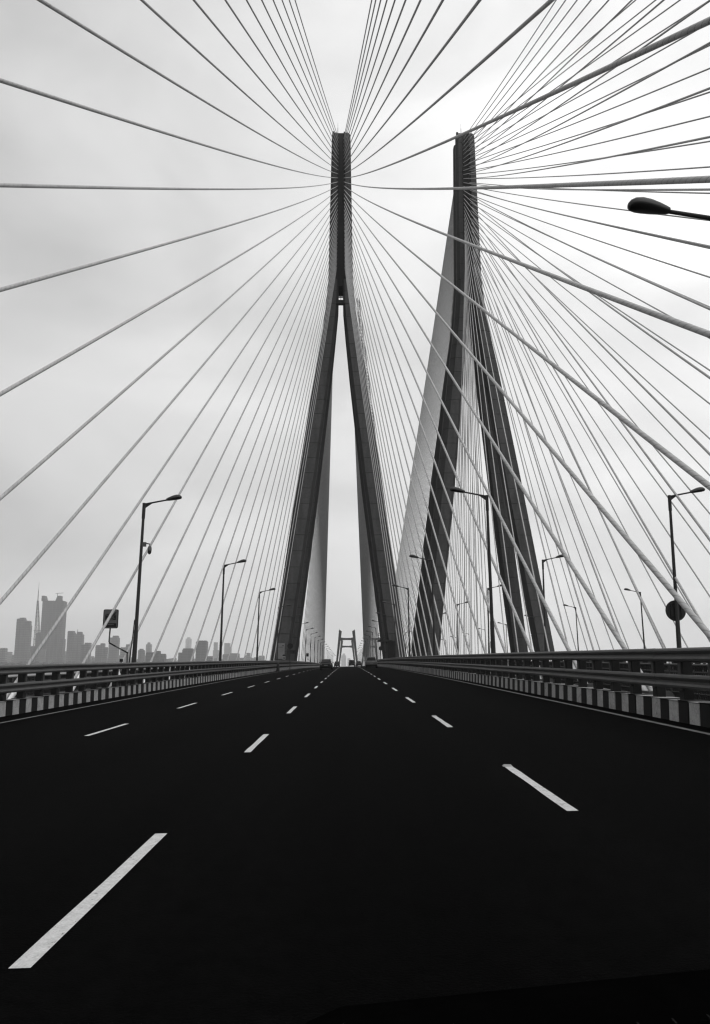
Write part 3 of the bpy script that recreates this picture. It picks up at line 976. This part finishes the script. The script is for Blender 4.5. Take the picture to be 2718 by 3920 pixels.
h_pylon(MIRROR - CENTRE, 720, 'nearer far H-shaped pylon of the opposite carriageway, half hidden by the right leg')
h_pylon(MIRROR - CENTRE, 940, 'second far H-shaped pylon of the opposite carriageway, mostly hidden by the right leg')

# ------------------------------------------------------------------ skyline across the bay
def facade_mat(name, col, fl):
    """far facade: floor bands a few metres high, below a pixel each."""
    m = new_mat(name, col, 0.8, 0.2, noise=(0.03, 0.75, 1.2))
    n, l = m.node_tree.nodes, m.node_tree.links
    b = n['Principled BSDF']
    src = b.inputs['Base Color'].links[0].from_socket
    geo = n.new('ShaderNodeNewGeometry')
    sp_ = n.new('ShaderNodeSeparateXYZ'); l.new(geo.outputs['Position'], sp_.inputs[0])
    dv = n.new('ShaderNodeMath'); dv.operation = 'DIVIDE'; dv.inputs[1].default_value = fl
    l.new(sp_.outputs['Z'], dv.inputs[0])
    fr = n.new('ShaderNodeMath'); fr.operation = 'FRACT'; l.new(dv.outputs[0], fr.inputs[0])
    gt = n.new('ShaderNodeMath'); gt.operation = 'GREATER_THAN'; gt.inputs[1].default_value = 0.5; l.new(fr.outputs[0], gt.inputs[0])
    mr = n.new('ShaderNodeMapRange'); mr.inputs['To Min'].default_value = 0.55; mr.inputs['To Max'].default_value = 1.3
    l.new(gt.outputs[0], mr.inputs['Value'])
    mu = n.new('ShaderNodeMath'); mu.operation = 'MULTIPLY'
    l.new(src, mu.inputs[0]); l.new(mr.outputs[0], mu.inputs[1])
    l.new(mu.outputs[0], b.inputs['Base Color'])
    return m
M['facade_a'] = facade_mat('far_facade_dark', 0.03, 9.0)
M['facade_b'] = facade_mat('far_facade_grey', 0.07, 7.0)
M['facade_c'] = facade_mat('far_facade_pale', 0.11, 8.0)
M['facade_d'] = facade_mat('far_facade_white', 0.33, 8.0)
GROUND_Z = -25.5
def tower_block(dist, tiers, mat, label, cat='skyscraper', extras=()):
    """tiers: (x0, x1, top) in survey pixels, each a storeyed volume with a set-back top and side fins."""
    x0, x1, yt = tiers[0]
    c = px_at((x0 + x1) / 2, 2538, dist)
    base = Vector((c.x, dist, GROUND_Z))
    k = dist / F_PX * 1.017
    root = thing('skyscraper', base, label, cat, 'far skyline towers')
    for i, (a, b, t) in enumerate(tiers):
        xa, xb = (px_at(a, 2538, dist).x - base.x), (px_at(b, 2538, dist).x - base.x)
        zt = px_at((a + b) / 2, t, dist).z - base.z
        w = xb - xa
        dp = max(18.0, min(w, 46.0)) * (1 - 0.06 * i)
        mb = MB()
        mb.box(((xa + xb) / 2, i * 1.5, zt / 2), (w, dp, zt))
        mb.box(((xa + xb) / 2, i * 1.5, zt + 1.2), (w * 0.9, dp * 0.9, 2.4))
        blk = mb.obj('tower_volume', mat, root)
        nf = max(2, int(w / 14))
        fin = MB(); fin.box((0, 0, zt * 0.49), (1.6, 1.4, zt * 0.98))
        fme = fin.mesh('facade_fin'); fme.materials.append(M['facade_b' if mat != 'facade_b' else 'facade_a'])
        for q in range(1, nf):
            link('facade_fin', fme, None, blk, (xa + w * q / nf, i * 1.5 - dp / 2 - 0.6, 0))
    for kind, px, py, hpx in extras:
        p = px_at(px, py, dist) - base
        mb = MB()
        if kind == 'mast':
            mb.tube(p, p + Vector((0, 0, hpx * k)), 1.4, 0.6, 6); mb.obj('mast', 'facade_a', root)
        elif kind == 'horn':      # unfinished corner cores, raking inward
            s = 1 if hpx > 0 else -1
            w0, hh = abs(hpx) * k, 20 * k
            mb.loft([[(p.x, -14, p.z), (p.x + s * w0, -14, p.z), (p.x + s * w0, 14, p.z), (p.x, 14, p.z)],
                     [(p.x, -14, p.z + hh), (p.x + s * w0 * 0.62, -14, p.z + hh), (p.x + s * w0 * 0.62, 14, p.z + hh), (p.x, 14, p.z + hh)]])
            mb.obj('corner_core', mat, root)
        elif kind == 'crane':
            mb.box(p, (hpx * k, 1.6, 1.6), 0, Matrix.Rotation(-0.09, 3, 'Y')); mb.box(p + Vector((-hpx * k * 0.25, 0, -14)), (1.8, 1.8, 30)); mb.obj('tower_crane', 'facade_a', root)
    return root
tower_block(3300, [(57, 85, 2371), (80, 105, 2379), (84, 108, 2396), (63, 83, 2367)], 'facade_b', 'dark twin-topped tower at the far left of the hazy skyline')
tower_block(3500, [(154, 235, 2303), (137, 200, 2423), (113, 190, 2476), (160, 239, 2446)], 'facade_a', 'tallest unfinished skyscraper with two horned corners on the left skyline',
            extras=(('horn', 163, 2302, 17), ('horn', 235, 2302, -19), ('crane', 228, 2271, 30)))
tower_block(3300, [(255, 277, 2418), (262, 281, 2424)], 'facade_b', 'slim grey tower right of the tallest skyscraper')
tower_block(3300, [(283, 312, 2431), (289, 307, 2421), (281, 306, 2489)], 'facade_b', 'stepped tower with a small mast, second right of the tallest skyscraper', extras=(('mast', 297, 2421, 13),))
tower_block(3000, [(309, 329, 2470), (322, 343, 2463)], 'facade_b', 'low stepped block left of the camera warning sign')
tower_block(3100, [(366, 392, 2472), (382, 397, 2465), (390, 408, 2480)], 'facade_b', 'broad stepped block below the camera warning sign')
tower_block(3300, [(417, 450, 2443), (428, 448, 2436)], 'facade_b', 'tower directly under the post of the camera warning sign')
tower_block(3200, [(481, 498, 2469)], 'facade_b', 'grey block just left of the nearest left lamp post')
tower_block(3250, [(460, 479, 2480)], 'facade_c', 'lower pale block second left of the nearest left lamp post', 'building')
tower_block(3000, [(529, 551, 2491), (533, 545, 2486)], 'facade_b', 'low block just right of the nearest left lamp post')
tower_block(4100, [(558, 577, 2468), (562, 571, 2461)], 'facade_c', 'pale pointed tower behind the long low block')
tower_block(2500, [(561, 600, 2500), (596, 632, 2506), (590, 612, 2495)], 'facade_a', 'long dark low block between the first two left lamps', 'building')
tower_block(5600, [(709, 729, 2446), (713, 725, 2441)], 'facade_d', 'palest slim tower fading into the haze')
tower_block(2700, [(683, 698, 2501), (699, 738, 2488), (700, 737, 2485)], 'facade_a', 'dark block with a narrow wing before the palest tower', 'building')
tower_block(2800, [(751, 791, 2457), (753, 789, 2455)], 'facade_a', 'dark flat-topped tower just left of the second left lamp')
tower_block(2600, [(795, 813, 2515)], 'facade_b', 'small low block at the foot of the dark flat-topped tower', 'building')
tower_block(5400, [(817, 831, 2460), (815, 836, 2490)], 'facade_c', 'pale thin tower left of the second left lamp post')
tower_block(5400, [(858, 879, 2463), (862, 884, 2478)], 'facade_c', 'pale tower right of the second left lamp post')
tower_block(3600, [(853, 880, 2507), (880, 915, 2503)], 'facade_b', 'low broad block right of the second left lamp post', 'building')
tower_block(3800, [(939, 950, 2511)], 'facade_b', 'tiny low block midway between the second and third left lamps', 'building')
tower_block(3850, [(990, 1012, 2512)], 'facade_b', 'tiny low block between the third left lamp and the pylon leg', 'building')
tower_block(3000, [(0, 21, 2483)], 'facade_c', 'pale low block at the left edge of the picture', 'building')
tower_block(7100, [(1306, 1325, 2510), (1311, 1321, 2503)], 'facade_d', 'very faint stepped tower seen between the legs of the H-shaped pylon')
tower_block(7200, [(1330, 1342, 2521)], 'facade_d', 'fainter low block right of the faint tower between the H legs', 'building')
# lattice television mast
def tv_mast():
    y = 3400.0
    b = px_at(141, 2538, y)
    base = Vector((b.x, y, GROUND_Z))
    root = thing('television_mast', base, 'tall lattice television mast beside the tallest skyscraper', 'lattice mast')
    apex = px_at(150, 2228, y) - base
    z1 = px_at(150, 2300, y).z - base.z
    hw0 = 15.0
    def corner(z, i):
        t = z / z1
        h = hw0 * (1 - t) + 2.2 * t
        cx = apex.x * min(1, t)
        return Vector((cx + (-h, h, h, -h)[i], (-h, -h, h, h)[i], z))
    lv = [z1 * (1 - (1 - k / 16) ** 1.15) for k in range(17)]
    mb = MB()
    for i in range(4):
        for a, c_ in zip(lv[:-1], lv[1:]):
            mb.tube(corner(a, i), corner(c_, i), 1.1, n=4)
    mb.obj('leg_frame', 'facade_a', root)
    mb = MB()
    for a, c_ in zip(lv[:-1], lv[1:]):
        for i in range(4):
            j = (i + 1) % 4
            mb.tube(corner(a, i), corner(c_, j), 0.6, n=4); mb.tube(corner(a, j), corner(c_, i), 0.6, n=4); mb.tube(corner(c_, i), corner(c_, j), 0.6, n=4)
    mb.obj('bracing', 'facade_a', root)
    mb = MB(); mb.tube((apex.x, 0, z1), (apex.x, 0, z1 + (apex.z - z1) * 0.55), 2.0, 1.5, 6); mb.tube((apex.x, 0, z1 + (apex.z - z1) * 0.55), (apex.x, 0, apex.z), 0.9, 0.4, 6); mb.obj('antenna', 'facade_a', root)
    for f in (0.30, 0.44, 0.56):
        zz = z1 * f
        a, c_ = corner(zz, 0), corner(zz, 2)
        mb = MB(); mb.box((a + c_) / 2, (abs(c_.x - a.x) + 5, abs(c_.y - a.y) + 5, 2.5)); mb.obj('gallery', 'facade_a', root)
tv_mast()
# the shore: a low strip of land with a mass of small roofs and trees
mb = MB()
ring = [(-2600, 2450), (-2100, 2300), (-1300, 2350), (-600, 2380), (-350, 2900), (-100, 3600), (150, 5200), (300, 6900), (-3700, 6900), (-3700, 2500)]
mb.loft([[(x, y, -26.9) for x, y in ring], [(x * 0.995, y + 8, GROUND_Z) for x, y in ring]])
struct(mb.obj('shore', 'land'))
rnd = random.Random(3)
mb = MB()
for k in range(280):
    px = rnd.uniform(-60, 1020)
    dist = rnd.uniform(3300, 5600)
    p = px_at(px, 2538, dist)
    big = 1 if px < 520 else 0.45
    h = rnd.uniform(8, 40) * (0.5 + 0.5 * big) + 24
    if rnd.random() < 0.12:
        h *= 1.35
    w = rnd.uniform(10, 34)
    mb.box((p.x, dist, GROUND_Z + h / 2), (w, rnd.uniform(10, 25), h), rnd.choice((1, 1, 2, 2)))
o = mb.obj('low_rise_city', ['facade_a', 'facade_b', 'facade_c'])
o['label'] = 'hazy mass of low roofs along the far shore'
o['category'] = 'city'
o['kind'] = 'stuff'
mb = MB()
for k in range(700):
    px = rnd.uniform(-60, 560)
    dist = rnd.uniform(2480, 2640)
    p = px_at(px, 2538, dist)
    r = rnd.uniform(6, 13)
    zc = GROUND_Z + rnd.uniform(4, 22)
    rings = []
    for q in range(5):
        a = math.pi * (q + 0.5) / 5
        rings.append([(p.x + r * math.sin(a) * math.cos(t_ * math.pi / 3) * rnd.uniform(.8, 1.2), dist + r * math.sin(a) * math.sin(t_ * math.pi / 3), zc + r * 0.8 * math.cos(a) * rnd.uniform(.85, 1.15)) for t_ in range(6)])
    mb.loft(rings)
o = mb.obj('shore_trees', 'tree')
o['label'] = 'dark hazy belt of trees at the foot of the skyline'
o['category'] = 'trees'
o['kind'] = 'stuff'

# ------------------------------------------------------------------ haze: one closed box of even, thin air
mb = MB()
mb.box((0, 3000, 165), (7900, 8900, 386))
haze = mb.obj('haze', None)
hm = bpy.data.materials.new('haze_air')
hm.use_nodes = True
hn, hl = hm.node_tree.nodes, hm.node_tree.links
hn.clear()
ho = hn.new('ShaderNodeOutputMaterial')
hv = hn.new('ShaderNodeVolumePrincipled')
hv.inputs['Color'].default_value = (0.9, 0.9, 0.9, 1)
hv.inputs['Density'].default_value = 0.000125
hv.inputs['Anisotropy'].default_value = 0.1
hl.new(hv.outputs[0], ho.inputs['Volume'])
haze.data.materials.append(hm)
haze['kind'] = 'stuff'

# ------------------------------------------------------------------ dashboard of the car the picture is taken from
t = thing('car_dashboard', (0.0, 0.72, 0.967), 'black padded dashboard edge with small vent ribs at the bottom right', 'dashboard')
M['dash'] = new_mat('dashboard_vinyl', 0.0011, 0.95, 0.0, noise=(30, 0.8, 1.2))
M['dash_rib'] = new_mat('dashboard_rib', 0.004, 0.8, 0.05)
rings = []
for x, zt, k in ((-0.075, 0.085, 0.05), (-0.06, 0.125, 0.5), (-0.035, 0.15, 0.85), (-0.005, 0.158, 1.0), (0.15, 0.172, 1.0), (0.32, 0.187, 1.0), (0.55, 0.205, 1.0), (0.8, 0.21, 1.0)):
    ring = []
    for a in range(9):
        th = math.pi * a / 8
        ring.append((x, 0.03 + 0.05 * k * math.cos(th), zt - 0.02 + 0.02 * k * math.sin(th)))
    ring += [(x, 0.03 - 0.05 * k, zt - 0.12), (x, 0.03 + 0.05 * k, zt - 0.12)]
    rings.append(ring)
mb = MB(); mb.loft(rings, smooth=False); mb.obj('pad', 'dash', t)
for q in range(14):
    x = 0.005 + q * 0.0285
    z = 0.158 + (x + 0.005) * 0.091
    mb = MB(); mb.box((x, -0.016, z - 0.016), (0.0016, 0.01, 0.012)); mb.obj('vent_rib', 'dash_rib', t)
